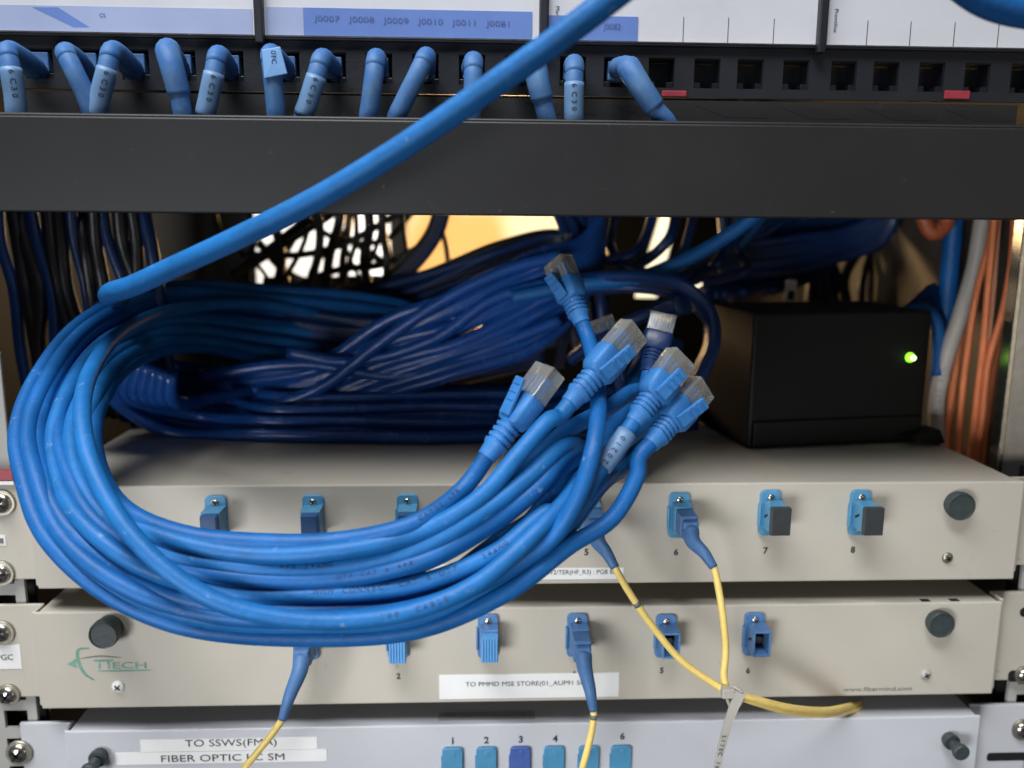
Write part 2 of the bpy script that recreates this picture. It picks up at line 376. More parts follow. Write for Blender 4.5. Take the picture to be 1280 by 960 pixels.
def adapter(parent, c, kind, mt='sc_teal', scale=1.0):
    """SC adapter, c = flange top screw centre on the front face"""
    cx, cz = c; Y = YF; s = scale
    zc = cz-7.6*s
    fl = MB().prism(rounded(9.6*s, 21.6*s, 2.2*s, cx, zc), Y-2.0, Y-.02)
    fl.box(cx-5.5*s, cx-4.6*s, Y-3.2, Y-.6, zc-6.2*s, zc+4.5*s)       # side spring clip
    o = fl.build('adapter', M[mt], parent, 'angle', bevel=.25)
    w, h = 8.4*s, 12.6*s; out = 12.0 if kind != 'plug' else 9.0
    bz = zc+.2*s; bx = cx+.5*s
    if kind in ('open', 'plug', 'dark'):
        b = MB(); t = 1.0
        y0, y1 = Y-out, Y-1.9
        b.box(bx-w/2, bx+w/2, y0, y1, bz+h/2-t, bz+h/2).box(bx-w/2, bx+w/2, y0, y1, bz-h/2, bz-h/2+t)
        b.box(bx-w/2, bx-w/2+t, y0+.02, y1, bz-h/2+t, bz+h/2-t)
        b.box(bx+w/2-t, bx+w/2, y0+.02, y1, bz-h/2+t, bz+h/2-t)
        b.build('receptacle', M[mt], o, bevel=.25)
        MB().box(bx-w/2+t, bx+w/2-t, y1-1.5, y1, bz-h/2+t, bz+h/2-t).build('cavity', M['hole'], o)
        MB().lathe((bx, y1-1.5, bz), [(1.7, 0), (1.7, 3.8), (1.2, 4.0)], 14).build('ferrule_sleeve', M['blackcap'], o, 'angle')
        if kind == 'dark': MB().box(bx-w/2+.6, bx+w/2-.6, y0-3.5, y0+1, bz-h/2+.6, bz+h/2-.6).build('dust_cap', M['sc_dark'], o, bevel=.5)
    elif kind == 'black':
        b = MB().box(bx-w/2, bx+w/2, Y-out, Y-1.9, bz-h/2, bz+h/2)
        b.build('receptacle', M[mt], o, bevel=.5)
        MB().box(bx-w/2-.1, bx+w/2+.4, Y-out-3.0, Y-out+.01, bz-h/2-.1, bz+h/2+.2).build('dust_cap', M['blackcap'], o, bevel=.3)
    elif kind == 'ribbed':
        MB().box(bx-w/2, bx+w/2, Y-8.5, Y-1.9, bz-h/2, bz+h/2).build('receptacle', M[mt], o, bevel=.4)
        b = MB().box(bx-w/2+.5, bx+w/2-.2, Y-13.2, Y-8.4, bz-h/2-1, bz+h/2-1.6)
        for k in range(6):
            xx = bx-w/2+.8+k*1.28; b.box(xx, xx+.68, Y-13.8, Y-13.1, bz-h/2-.8, bz+h/2-1.8)
        b.build('dust_cap', M['ribcap'], o, bevel=.15)
    # little latch slot in the left flank
    if kind in ('open', 'black'):
        q = [(bx-w/2-.06, Y-9.5, bz+1.2), (bx-w/2-.06, Y-8.9, bz+2.0), (bx-w/2-.06, Y-4.8, bz-.3), (bx-w/2-.06, Y-5.4, bz-1.4)]
        MB().add(q+[(v[0]+.3, v[1], v[2]) for v in q], [(0,1,2,3),(7,6,5,4),(0,4,5,1),(1,5,6,2),(2,6,7,3),(3,7,4,0)]).build('latch_slot', M['hole'], o)
    pan_screw((cx, Y-2.0, cz), 1.75*s, o, mt='nickel', ang=.3+random.random(), washer=False)
    pan_screw((cx, Y-2.0, zc-8.2*s), 1.3*s, o, mt='dull_metal', ang=.3+random.random(), washer=False)
    return o, Vector((bx, Y-out, bz))

def rivet(parent, px, py, rpx, name='push_rivet', depth=5.5):
    c = P(px, py, YF-depth); r = rpx*(D+YF-depth)/FPX/.98
    MB().lathe((c.x, YF-.05, c.z), [(r*.9, 0), (r*.9, depth*.45), (r, depth*.5), (r, depth*.85), (r*.93, depth), (r*.86, depth*.99), (r*.84, depth*.93)], 40).build(name, M['rivet'], parent, 'angle')

def tray(label, tl, tr, bl, br, mt, ears, depth=230, group='fibre trays mounted one above another'):
    a, b, c, d = [P(*q, YF) for q in (tl, tr, bl, br)]
    xl, xr = (a.x+c.x)/2, (b.x+d.x)/2; zt, zb = (a.z+b.z)/2, (c.z+d.z)/2
    root = empty('fibre_tray', ((xl+xr)/2, YF, zb), label, 'fibre panel', group)
    MB().box(xl, xr, YF, YF+1.6, zb, zt).build('front_panel', M[mt], root, bevel=.7)
    MB().box(xl+2, xr-2, YF+1.7, depth, zt-1.4, zt-.25).build('top_cover', M[mt], root, bevel=.3)
    MB().box(xl+2, xr-2, YF+1.7, depth, zb+.3, zb+1.5).build('bottom_plate', M[mt], root)
    MB().box(xl+2, xl+3.2, YF+1.7, depth, zb+1.6, zt-1.5).build('side_plate', M[mt], root)
    MB().box(xr-3.2, xr-2, YF+1.7, depth, zb+1.6, zt-1.5).build('side_plate', M[mt], root)
    return root, xl, xr, zt, zb
def ear(root, x_in, x_out, zt, zb, mt, step=True):
    mb = MB().box(min(x_in, x_out), max(x_in, x_out), 0, 2, zb, zt)
    s = 1 if x_out > x_in else -1
    mb.box(*sorted((x_in-s*.3, x_in+s*1.6)), YF+2.0, .5, zb, zt)
    return mb.build('mounting_ear', M[mt], root, bevel=.5)

def label_strip(root, x0, y0, x1, y1, Y=YF, mt='paper', rot=0, name='paper_label'):
    a, b = P(x0, y0, Y), P(x1, y1, Y)
    z0 = min(PZ((x0+x1)/2, y0, Y), PZ((x0+x1)/2, y1, Y)); z1 = max(PZ((x0+x1)/2, y0, Y), PZ((x0+x1)/2, y1, Y))
    return MB().box(a.x, b.x, Y-.25, Y-.02, z0, z1).build(name, M[mt], root), Vector(((a.x+b.x)/2, Y-.25, (z0+z1)/2)), b.x-a.x, z1-z0

plug_sites = {}
# ---- upper tray
T1, xl, xr, zt, zb = tray('top beige fibre tray under the blue coil and black box, ports numbered to 8', (40, 608), (1280, 602), (43, 738), (1269, 723), 'greige', None)
LID = zt-.25
e = ear(T1, xl-.2, xl-22, zt-.6, zb+.6, 'greige'); e2 = ear(T1, xr+.2, xr+24, zt-1, zb+3, 'greige')
pan_screw((PX(3, 628, 0), -.02, PZ(3, 628, 0)), 6.2, T1, name='ear_screw', ang=1.1)
pan_screw((PX(2, 716, 0), -.02, PZ(2, 716, 0)), 6.2, T1, name='ear_screw', ang=.2)
lb, c, lw, lh = label_strip(T1, -12, 669, 8, 682, 0)
lb2 = MB().box(c.x+.1, c.x+2.4, c.y-.3, c.y-.05, c.z-1.2, c.z+1.2).build('label_mark', M['ink_grey'], lb)
for n, (px, py, kind) in {1:(269,629,'dark'), 2:(391,628,'dark'), 3:(509,627,'dark'), 4:(624,626,'dark'), 5:(737,624,'plug'), 6:(850,625,'plug'), 7:(964,622,'black'), 8:(1077,622,'black')}.items():
    p = P(px, py, YF-2); o, c = adapter(T1, (p.x, p.z), kind, 'sc_teal'); plug_sites[(1, n)] = c
for s, px, py in (('5',733,690),('6',845,690),('7',957,688),('8',1066,687)):
    text_obj(s, 'port_number', M['ink'], T1, P(px, py, YF), 3.1, bold=.03)
rivet(T1, 1203, 634, 19)
pan_screw(P(1184, 697, YF-.02), 2.7, T1, name='countersunk_screw', mt='dull_metal', washer=False)
lb, c, lw, lh = label_strip(T1, 540, 703, 578, 724); text_obj('AN', 'label_lettering', M['ink'], lb, P(522, 717, YF)+Vector((0,-.3,0)), 3.2, bold=.02)
bpy.data.objects.remove(lb.children[0]); 
lb['label'] = 'short white strip partly covered by the cables'
text_obj('LAN', 'label_lettering', M['ink'], lb, P(522, 717, YF)+Vector((0,-.3,0)), 3.0, bold=.02)
a_, b_ = P(470, 706, YF), P(562, 727, YF)
for v in lb.data.vertices: pass
lb.data.vertices.foreach_get
off = parent_loc(lb)
vs = MB().box(a_.x, b_.x, YF-.25, YF-.02, PZ(520, 727, YF), PZ(520, 706, YF)).v
for v, q in zip(lb.data.vertices, vs): v.co = q*MM-parent_loc(T1)
lb, c, lw, lh = label_strip(T1, 622, 710, 779, 724)
text_obj('MAN W2/TER(HF_R3) : PGB BE', 'label_lettering', M['ink'], lb, c+Vector((6,0,.5)), 2.3, width=40)
# ---- middle tray
T2, xl, xr, zt, zb = tray('middle beige fibre tray with green logo and web address, ports numbered to 6', (42, 765), (1254, 753), (51, 886), (1240, 868), 'greige', None)
ear(T2, xl-.2, xl-24, zt-.6, zb+.6, 'greige'); e2 = ear(T2, xr+.2, xr+26, zt+.5, zb+1.5, 'greige')
pan_screw((PX(3, 790, 0), -.02, PZ(3, 790, 0)), 6.0, T2, name='ear_screw', ang=1.0)
pan_screw((PX(11, 868, 0), -.02, PZ(11, 868, 0)), 5.6, T2, name='ear_screw', ang=.9)
lb, c, lw, lh = label_strip(T2, -16, 806, 28, 836, 0); text_obj('PGC', 'label_lettering', M['ink'], lb, P(8, 821, 0)+Vector((-.5,-.3,0)), 3.0)
p = P(1281, 765, 0); MB().lathe((p.x, -.03, p.z), [(2.6, 0), (2.6, .2)]).build('ear_hole', M['hole'], T2)
a, b = P(1262, 838, 0), P(1280, 852, 0); MB().prism(rounded(b.x-a.x+5, a.z-b.z, 2.2, (a.x+b.x)/2+2, (a.z+b.z)/2), -.12, -.02).build('ear_slot', M['hole'], T2)
pan_screw((PX(1279, 843, 0), -.15, PZ(1279, 843, 0)), 4.8, T2, name='ear_screw', ang=.6)
for n, (px, py, kind) in {1:(384,779,'plug'), 2:(497,778,'ribbed'), 3:(610,777,'ribbed'), 4:(722,776,'plug'), 5:(833,777,'open'), 6:(944,775,'open')}.items():
    p = P(px, py, YF-2); o, c = adapter(T2, (p.x, p.z), kind, 'sc_blue'); plug_sites[(2, n)] = c
for s, px, py in (('2',498,845),('5',827,838),('6',935,838),('4',717,842)):
    text_obj(s, 'port_number', M['ink'], T2, P(px, py, YF), 2.9, bold=.03)
rivet(T2, 128, 795, 19, depth=9); rivet(T2, 1178, 782, 18.5, depth=5)
pan_screw(P(148, 858, YF-.02), 3.0, T2, name='countersunk_screw', mt='paper', washer=False, ang=.8)
pan_screw(P(1157, 843, YF-.02), 2.7, T2, name='countersunk_screw', mt='rail', washer=False)
lb, c, lw, lh = label_strip(T2, 549, 842, 773, 872)
text_obj('TO PMMD MSE STORE(01_AUP91 SC', 'label_lettering', M['ink'], lb, c+Vector((-2,0,1.0)), 2.4, width=57)
text_obj('www.fibermind.com', 'web_address', M['ink_grey'], T2, P(1097, 861, YF), 2.2, width=34, bold=.01)
for px in (1152, 1188):
    p = P(px, 751, YF+6); MB().box(p.x-2.2, p.x+2.2, YF+1.8, YF+4.5, zt-.3, zt-.12).build('edge_notch', M['hole'], T2)
# logo: arrow head, bow, letters, underline
lg = text_obj('TT', 'logo', M['green'], T2, P(130, 830, YF), 4.4, width=8.6, bold=.03)
text_obj('ECH', 'logo_lettering', M['green'], lg, P(162, 832, YF)+Vector((0,0,.2)), 3.3, width=15.5, bold=.01)
def ribbon(pl, wd, Y, name, mt, parent):
    mb = MB(); pts = catmull([P(x, y, Y) for x, y in pl], 1.0); n = len(pts)
    top, bot = [], []
    for i, p in enumerate(pts):
        t = (pts[min(n-1, i+1)]-pts[max(0, i-1)]).normalized(); nn = Vector((-t.z, 0, t.x)); ww = wd*(.25+.75*math.sin(math.pi*(i+.5)/n))
        top.append(p+nn*ww+Vector((0,-.14,0))); bot.append(p-nn*ww+Vector((0,-.14,0)))
    mb.add(top+bot, [(i, i+1, n+i+1, n+i) for i in range(n-1)]); return mb.build(name, mt, parent)
ribbon([(112, 810), (98, 812), (98, 826), (106, 842), (118, 850)], .75, YF, 'logo_bow', M['green'], lg)
ribbon([(100, 823), (125, 820), (152, 822)], .35, YF, 'logo_stroke', M['ink_grey'], lg)
ribbon([(122, 838.6), (160, 838.2), (189, 837.4)], .45, YF, 'logo_underline', M['green'], lg)
q = [P(x, y, YF) for x, y in ((84, 830), (97, 822), (94, 829), (97, 835))]
MB().add([v+Vector((0,-.16,0)) for v in q], [(0,1,2,3)]).build('logo_arrow', M['green'], lg)
# ---- lower tray
T3, xl, xr, zt, zb = tray('bottom blue-grey fibre tray with bold port numbers and fibre optic labels', (80, 914), (1227, 895), (92, 1030), (1213, 1012), 'greyblue', None)
MB().box(xl-.2, xl-26, 0, 2, zb+1, zt-1.5).build('mounting_ear', M['greyblue'], T3, bevel=.5)
MB().box(xr+.2, xr+32, 0, 2, zb+1, zt-.2).build('mounting_ear', M['greyblue'], T3, bevel=.5)
MB().box(xl-1.4, xl-.1, YF+2, .5, zb+1, zt-1).build('return_flange', M['greyblue'], T3, bevel=.3)
pan_screw((PX(25, 940, 0), -.02, PZ(25, 940, 0)), 6.4, T3, name='ear_screw', ang=.9)
pan_screw((PX(1278, 911, 0), -.02, PZ(1278, 911, 0)), 5.8, T3, name='ear_screw', ang=.9)
a, b = P(1234, 941, 0), P(1300, 950, 0); MB().prism(rounded(b.x-a.x, a.z-b.z, 1.6, (a.x+b.x)/2, (a.z+b.z)/2), -.12, -.02).build('ear_slot', M['hole'], T3)
for i, px in enumerate((565.5, 608, 650.5, 693, 736.5, 777)):
    p = P(px, 936-(px-565)*.012, YF-2); w_ = 9.9
    poly = rounded(w_, 24, 2.0, p.x, p.z-12)
    o = MB().prism(poly, YF-2.0, YF-.02).box(p.x-w_/2-.5, p.x-w_/2+.1, YF-1.6, YF-.1, p.z-16, p.z-4.5).build('adapter', M['sc_violet' if i == 2 else 'sc_teal'], T3, 'angle', bevel=.5)
    MB().lathe((p.x+.3, YF-2.0, p.z-3.2), [(1.5, 0), (1.3, .25)], 16).build('moulded_boss', M['sc_violet' if i == 2 else 'sc_teal'], o, 'angle')
for s, px, py in (('1',566,926),('2',608,925),('3',651,924),('4',694,923),('6',778,920)):
    text_obj(s, 'port_number', M['ink'], T3, P(px, py, YF), 3.5, bold=.03)
def knob2(px, py, r, px2, py2, r2):
    rivet(T3, px, py, r, depth=4); 
    c = P(px2, py2, YF-9); c0 = P(px, py, YF-3)
    rr = r2*(D+YF-9)/FPX
    MB().tube([Vector((c0.x, YF-3.9, c0.z)), Vector((c.x, YF-9, c.z))], rr*.7, 16).build('rivet_pin', M['rivet'], T3, 'angle')
    MB().lathe((c.x, YF-8, c.z), [(rr*.8, 0), (rr, .6), (rr, 2.6), (rr*.85, 3.2)], 28).build('rivet_head', M['rivet'], T3, 'angle')
knob2(1191, 929, 11.5, 1200, 939, 11.5); knob2(121, 950, 12, 112, 964, 12)
lb, c, lw, lh = label_strip(T3, 175, 923, 397, 938); text_obj('TO SSWS(FMA)', 'label_lettering', M['ink'], lb, P(289, 929, YF)+Vector((0,-.27,0)), 3.7, width=43)
lb, c, lw, lh = label_strip(T3, 144, 938.6, 409, 953.5); text_obj('FIBER OPTIC LC SM', 'label_lettering', M['ink'], lb, P(279, 946.5, YF)+Vector((0,-.27,0)), 3.7, width=58)
# faint clear sticker on the lid of the bottom tray
a = P(548, 893, YF+8); zz = zt-.2
st = MB().box(a.x, a.x+47, YF+4, YF+11, zz, zz+.12).build('clear_sticker', mat('smoky_sticker', (.30, .31, .32), .3), T3)
text_obj('FIBER OPTIC TERMINATION BOX', 'sticker_lettering', M['ink_grey'], st, (a.x+23, YF+7.5, zz), 1.6, width=40, basis=(Vector((1,0,0)), Vector((0,1,0)), Vector((0,0,1))))

# ================================================================ patch panel
pp = empty('patch_bay', (0, 0, PZ(640, 118, 0)), 'black copper patch panel across the top with labelled ports and white label windows', 'patch panel')
zt_ = PZ(640, -90, 0); z_lab = PZ(640, 50, 0); zp1 = PZ(640, 70, 0)+.3; zp0 = PZ(640, 106, 0)-.3; zpb = PZ(640, 119, 0)
XL, XR = PX(-70, 90, 0), PX(1400, 90, 0)
ports = [50, 110, 170, 228, 288, 358, 416, 474, 532, 590, 648, 716, 771, 827, 884, 938, 995, 1055, 1108, 1165, 1222, 1280, 1336]
pc = [PX(p, 89, 0) for p in ports]; hw = 5.7
mb = MB().box(XL, XR, 0, 2, zp1, zt_).box(XL, XR, 0, 2, zpb, zp0)
edges = [XL]+[v for c in pc for v in (c-hw, c+hw)]+[XR]
for i in range(0, len(edges), 2): mb.box(edges[i], edges[i+1], 0, 2, zp0, zp1)
mb.build('front_plate', M['panel'], pp)
for c in pc:
    j = MB(); zc = (zp0+zp1)/2; hh = (zp1-zp0)/2
    j.box(c-hw-1, c+hw+1, 10, 11, zp0-1, zp1+1).box(c-hw-1, c-hw+.35, .8, 10, zp0-1, zp1+1).box(c+hw-.35, c+hw+1, .8, 10, zp0-1, zp1+1)
    j.box(c-hw+.35, c+hw-.35, .8, 10, zp1-.6, zp1+1)
    j.box(c-hw+.35, c-2.6, .9, 10, zp0-1, zp0+2.4).box(c+2.6, c+hw-.35, .9, 10, zp0-1, zp0+2.4)
    jo = j.build('jack', M['jack'], pp, bevel=.15)
    g = MB()
    for k in range(8): g.box(c-3.4+k*.9, c-3.1+k*.9, 6, 9.5, zp1-1.5, zp1-1.2)
    g.build('contacts', M['gold'], jo)
# label windows
divs = [-28, 323, 680, 1030, 1384]
ztop = PZ(640, -60, -3)
for i in range(4):
    a, b = divs[i]+6, divs[i+1]-6
    xa, xb = PX(a, 30, -3), PX(b, 30, -3)
    yb_ = 38+(a+b)/2*.0172
    z0 = PZ((a+b)/2, yb_, -3)
    f = MB().box(xa-1.5, xb+1.5, -3, -.05, z0-1.6, z0).build('label_window', M['panel'], pp, bevel=.3)
    MB().box(xa-.3, xb+.3, -3.3, -2.9, z0-.55, z0-.05).build('chrome_lip', M['nickel'], f)
    card = MB().box(xa, xb, -2.2, -.1, z0, ztop).build('label_card', M['panel_paper'], f)
    if i == 0:
        MB().box(xa+.2, xb-.6, -2.45, -2.22, z0+.2, PZ(150, 8, -3)).build('label_strip', M['lilac'], card)
        MB().add([P(x, y, -2.5) for x, y in ((40, 9), (72, 9), (112, 34), (92, 34))], [(0,1,2,3)]).build('blue_mark', M['bluestrip'], card)
        text_obj('CS', 'strip_lettering', M['ink_blue'], card, P(128, 19, -2.5), 1.6)
    if i == 1:
        a2, b2 = P(332, 11, -2.4), P(380, 45, -2.4)
        MB().box(a2.x, b2.x, -2.45, -2.22, z0+.2, PZ(355, 9, -2.4)).build('label_strip', M['lilac'], card)
        a2, b2 = P(379, 11, -2.4), P(665, 45, -2.4)
        s_ = MB().box(a2.x, b2.x, -2.47, -2.2, z0+.2, PZ(520, 12, -2.4)).build('label_strip', M['bluestrip'], card)
        text_obj('J0007   J0008   J0009   J0010   J0011   J0081', 'strip_lettering', M['ink_blue'], s_, P(515, 27, -2.6), 2.3, width=82, rot=-.012)
    if i == 2:
        a2, b2 = P(686, 19, -2.4), P(797, 49, -2.4)
        s_ = MB().box(a2.x, b2.x, -2.47, -2.2, z0+.2, PZ(740, 20, -2.4)).build('label_strip', M['bluestrip'], card)
        text_obj('J0082', 'strip_lettering', M['ink_blue'], s_, P(765, 34, -2.6), 2.4)
        text_obj('Mon', 'vertical_lettering', M['ink'], card, P(697, 14, -2.3), 1.7, rot=-math.pi/2)
    tk = {2: (854, 910, 967), 3: (1084, 1138, 1193, 1248)}.get(i, ())
    if tk:
        t_ = MB()
        for px in tk:
            p = P(px, 40, -2.3); t_.box(p.x-.13, p.x+.13, -2.34, -2.21, z0+.2, PZ(px, 22+(px-900)*.02, -2.3))
        t_.build('tick_marks', M['ink'], card)
    if i == 3: text_obj('Premiline', 'vertical_lettering', M['ink'], card, P(1045, 26, -2.3), 1.7, width=9.5, rot=-math.pi/2)
for px in divs[1:4]:
    x = PX(px, 30, -6)
    dv = MB().box(x-1.7, x+1.7, -6, -.1, PZ(px, 48+px*.0172, -6), ztop).build('divider', M['panel'], pp, bevel=.6)
for px in (842, 1196):
    a = P(px-14, 113, -1.5); b = P(px+16, 124 if px > 1000 else 121, -1.5)
    MB().box(a.x, b.x, -1.6, -.05, b.z, a.z).build('red_marker', M['red'], pp, bevel=.3)
# ================================================================ cable duct (black bar)
YB = -46
zA, zB = (PZ(0, 143, YB)+PZ(1280, 161, YB))/2, (PZ(0, 265, YB)+PZ(1280, 274, YB))/2
dx0, dx1 = PX(-60, 200, YB), PX(1345, 200, YB)
du = empty('cable_manager', (0, YB, zB), 'wide black horizontal cable manager bar below the patch panel', 'cable manager')
MB().box(dx0, dx1, YB, YB+1.8, zB, zA).build('cover', M['duct'], du, bevel=.6)
MB().box(dx0, dx1, YB+1.9, YB+9, zA-.2, zA+1.3).build('top_lip', M['duct'], du, bevel=.6)
MB().box(dx0, dx1, YB+1.9, -3, zB+.3, zB+2).build('duct_floor', M['duct'], du)
MB().box(dx0, dx1, -3, -1, zB+2.1, PZ(640, 126, -2)).build('back_plate', M['panel'], du)
fl = MB().box(dx0, dx1, -3.6, -3.05, PZ(640, 152, -3.3), PZ(640, 122.5, -3.3)).build('slotted_flange', M['duct'], du)
sl = MB()
for i, px in enumerate((655, 760, 868, 972, 1078, 1180)):
    dy = (px-640)*.016
    pts = [P(px, 128+dy, -3.7), P(px+52, 130+dy, -3.7), P(px+92, 144+dy, -3.7), P(px+40, 143+dy, -3.7)]
    sl.add(pts, [(3,2,1,0)])
sl.build('slots', M['hole'], fl)
# ================================================================ patch leads in the panel
leads = [  # port px, bend px/py, exit px/py, sleeve?
 (50, (10, 62), (22, 150), 'p'), (110, (82, 64), (118, 150), None), (170, (140, 62), (120, 150), 'p'), (228, (210, 62), (230, 150), 'w'),
 (288, (272, 68), (256, 150), 'p'), (358, (338, 66), (346, 150), 's'), (416, (402, 72), (378, 150), 'p'), (474, (470, 72), (460, 152), None),
 (532, (532, 70), (494, 152), None), (590, (592, 76), (590, 156), None), (648, (668, 80), (686, 158), 'w'), (716, (718, 80), (717, 158), 'p'), (771, (785, 82), (836, 158), 'w')]
names = ['at the left edge of the panel', 'leaning right to meet its neighbour in a V', 'printed, right arm of the V', 'fourth lead from left, thick rough sleeve',
 'fifth lead from left, printed pale lower half', 'wearing a wide printed marker flag', 'right of the flagged lead', 'plain, left of the pair leaning together', 'plain, leaning left near the middle',
 'behind the thick diagonal cable', 'just right of the diagonal cable', 'upright with dark printed marks', 'last one, slanting beside the empty ports']
for (px, (bx, by), (ex, ey), sl), nm in zip(leads, names):
    a = P(px, 88, 1); pts = [Vector((a.x, 9, a.z)), Vector((a.x, -4, a.z)), P(px*.45+bx*.55, 84*.45+by*.55+1, -16), P(bx, by+2, -26)]
    mid = P(bx*.72+ex*.28, by+24, -30); pts += [mid, P(bx*.3+ex*.7, by+56, -29), P(ex, ey, -27)]
    e_ = P(ex, ey, -27); pts += [e_+Vector((0, 6, -14)), e_+Vector((3, 8, -24))]
    root = empty('patch_lead', a, 'blue patch lead plugged in the panel, '+nm, 'network cable', 'blue patch leads plugged into the panel')
    cp = catmull(pts, 1.5)
    MB().tube(cp, 3.75, 14).build('jacket', M['cable_dusty'], root, True)
    MB().box(a.x-3.9, a.x+3.9, .5, 8, zp0+2.8, zp1-1.6).build('plug', M['fboot'], root, bevel=.5)
    k0 = next(i for i, p in enumerate(cp) if p.y < -3); k1 = min(range(len(cp)), key=lambda i: (cp[i]-pts[3]).length)
    seg = cp[k0:k1+4]
    MB().tube(seg, lambda t: 4.6-.8*t, 14).build('strain_boot', M['cable_dusty'], root, True)
    ks = min(range(len(cp)), key=lambda i: (cp[i]-mid).length); ke = min(range(len(cp)), key=lambda i: (cp[i]-pts[6]).length)
    if sl == 'p':
        so = MB().tube(cp[ks:ke], 3.98, 14).build('marker_sleeve', M['pale_sleeve'], root, True)
        print_on(cp[ks:ke], 4.0, '6C30', .1, 2.3, M['cable_ink_dark'], so)
    if sl == 'w':
        MB().tube(cp[ks-6:ke-5], lambda t: 4.9-.5*t, 14).build('marker_sleeve', M['cable_dusty'], root, True)
    if sl == 's':
        # flag: a wide flattened sleeve round the bend
        fp = [P(327, 62, -33), P(350, 58, -34), P(359, 92, -35), P(330, 98, -35)]
        fo = MB().add(fp+[q+Vector((0, 1.2, 0)) for q in fp], [(3,2,1,0),(4,5,6,7),(0,1,5,4),(1,2,6,5),(2,3,7,6),(3,0,4,7)]).build('marker_flag', M['sleeve'], root, bevel=.3)
        text_obj('01C7S', 'flag_lettering', M['cable_ink_dark'], fo, (fp[0]+fp[2])/2+Vector((0,-.4,0)), 2.0, width=8, rot=math.radians(-87), bold=.02)

# ================================================================ RJ45 plug
def rj45(root, tip, back, up=None, dark=False, latch=True, roll=0):
    """tip = free end, back = where the cable enters; both mm vectors"""
    X = (tip-back).normalized(); L = (tip-back).length
    toC = (CAM-tip).normalized(); Z = (toC-X*toC.dot(X)).normalized(); Yv = Z.cross(X)
    Z, Yv = Z*math.cos(roll)+Yv*math.sin(roll), Yv*math.cos(roll)-Z*math.sin(roll)
    F = Matrix((X, Yv, Z)).transposed().to_4x4(); F.translation = back
    k = L/38.0
    bm_ = M['cable_navy'] if dark else M['boot']
    # boot: circular neck into rectangular hood, with ribs
    rings = []
    def ring(x, ry, rz, e):
        out = []
        for q in range(20):
            a = 2*math.pi*q/20; c, s = math.cos(a), math.sin(a)
            out.append(Vector((x*k, ry*math.copysign(abs(c)**e, c), rz*math.copysign(abs(s)**e, s))))
        return out
    prof = [(-2, 3.6, 3.6, 1), (2, 4.0, 4.0, 1)]
    for i in range(4):
        x = 3+i*2.4; prof += [(x, 4.5, 4.3, .85), (x+1.3, 4.7, 4.5, .8), (x+1.4, 4.0, 3.8, .9), (x+2.3, 4.1, 3.9, .9)]
    prof += [(13, 5.2, 4.3, .55), (15, 6.3, 4.6, .4), (24, 6.5, 4.6, .35), (25, 6.2, 4.4, .35)]
    b = MB().loft([ring(*p) for p in prof]).xf(F).build('strain_boot', bm_, root, 'angle')
    # clear modular plug
    cl = MB().box(24.5*k, 38*k, -5.8, 5.8, -4.0, 3.9)
    cl.xf(F); c = cl.build('modular_plug', M['clear'], root, bevel=.4)
    g = MB()
    for i in range(8): g.box(33.5*k, 38.3*k, -3.75+i*1.0, -3.35+i*1.0, -4.2, 0)
    g.xf(F).build('contacts', M['gold'], c)
    wi = MB()
    for i in range(4): wi.box(25*k, 34*k, -4.3+i*2.3, -3.0+i*2.3, -1.2, .6)
    wi.xf(F).build('wire_ends', M['boot'], c)
    if latch:
        lt = MB()
        lt.add([(14*k, -2.9, 4.3), (14*k, 2.9, 4.3), (28*k, 2.6, 8.3), (28*k, -2.6, 8.3), (14*k, -2.9, 5.9), (14*k, 2.9, 5.9), (28*k, 2.6, 9.9), (28*k, -2.6, 9.9)],
               [(3,2,1,0),(4,5,6,7),(0,1,5,4),(1,2,6,5),(2,3,7,6),(3,0,4,7)])
        for i in range(3):
            x = (19+i*3)*k; z = 5.9+(x/k-14)*4/14
            lt.box(x, x+.9*k, -2.2, 2.2, z-.3, z+.65)
        lt.xf(F).build('latch_cover', bm_, root, bevel=.4)

R0 = 3.3
# band stations of the coil: (inner px, inner py, outer px, outer py, depth)
ST = [(480,470,500,372,165), (340,455,330,352,140), (245,440,205,350,95), (175,455,105,392,40), (134,500,42,465,-12), (122,548,14,535,-42), (134,594,22,600,-64), (166,634,50,672,-80),
      (235,662,118,742,-90), (330,674,222,787,-95), (430,668,382,805,-97), (520,645,530,792,-96), (592,606,642,744,-92), (640,566,716,690,-84), (672,528,775,628,-72)]
def strand(ts, dY=0, jit=2.2):
    out = []; n = len(ST)
    for i in range(n):
        a = ST[i]; t = .05+.9*ts(i)
        out.append(P(a[0]+(a[2]-a[0])*t+random.uniform(-jit, jit), a[1]+(a[3]-a[1])*t+random.uniform(-jit, jit), a[4]+dY+random.uniform(-2, 2)))
    return out
def ramp(vals):     # piecewise t over stations
    def f(i):
        x = i/(len(ST)-1)*(len(vals)-1); k = min(len(vals)-2, int(x)); return vals[k]+(vals[k+1]-vals[k])*(x-k)
    return f
GC = 'blue network cables looped in the front coil'
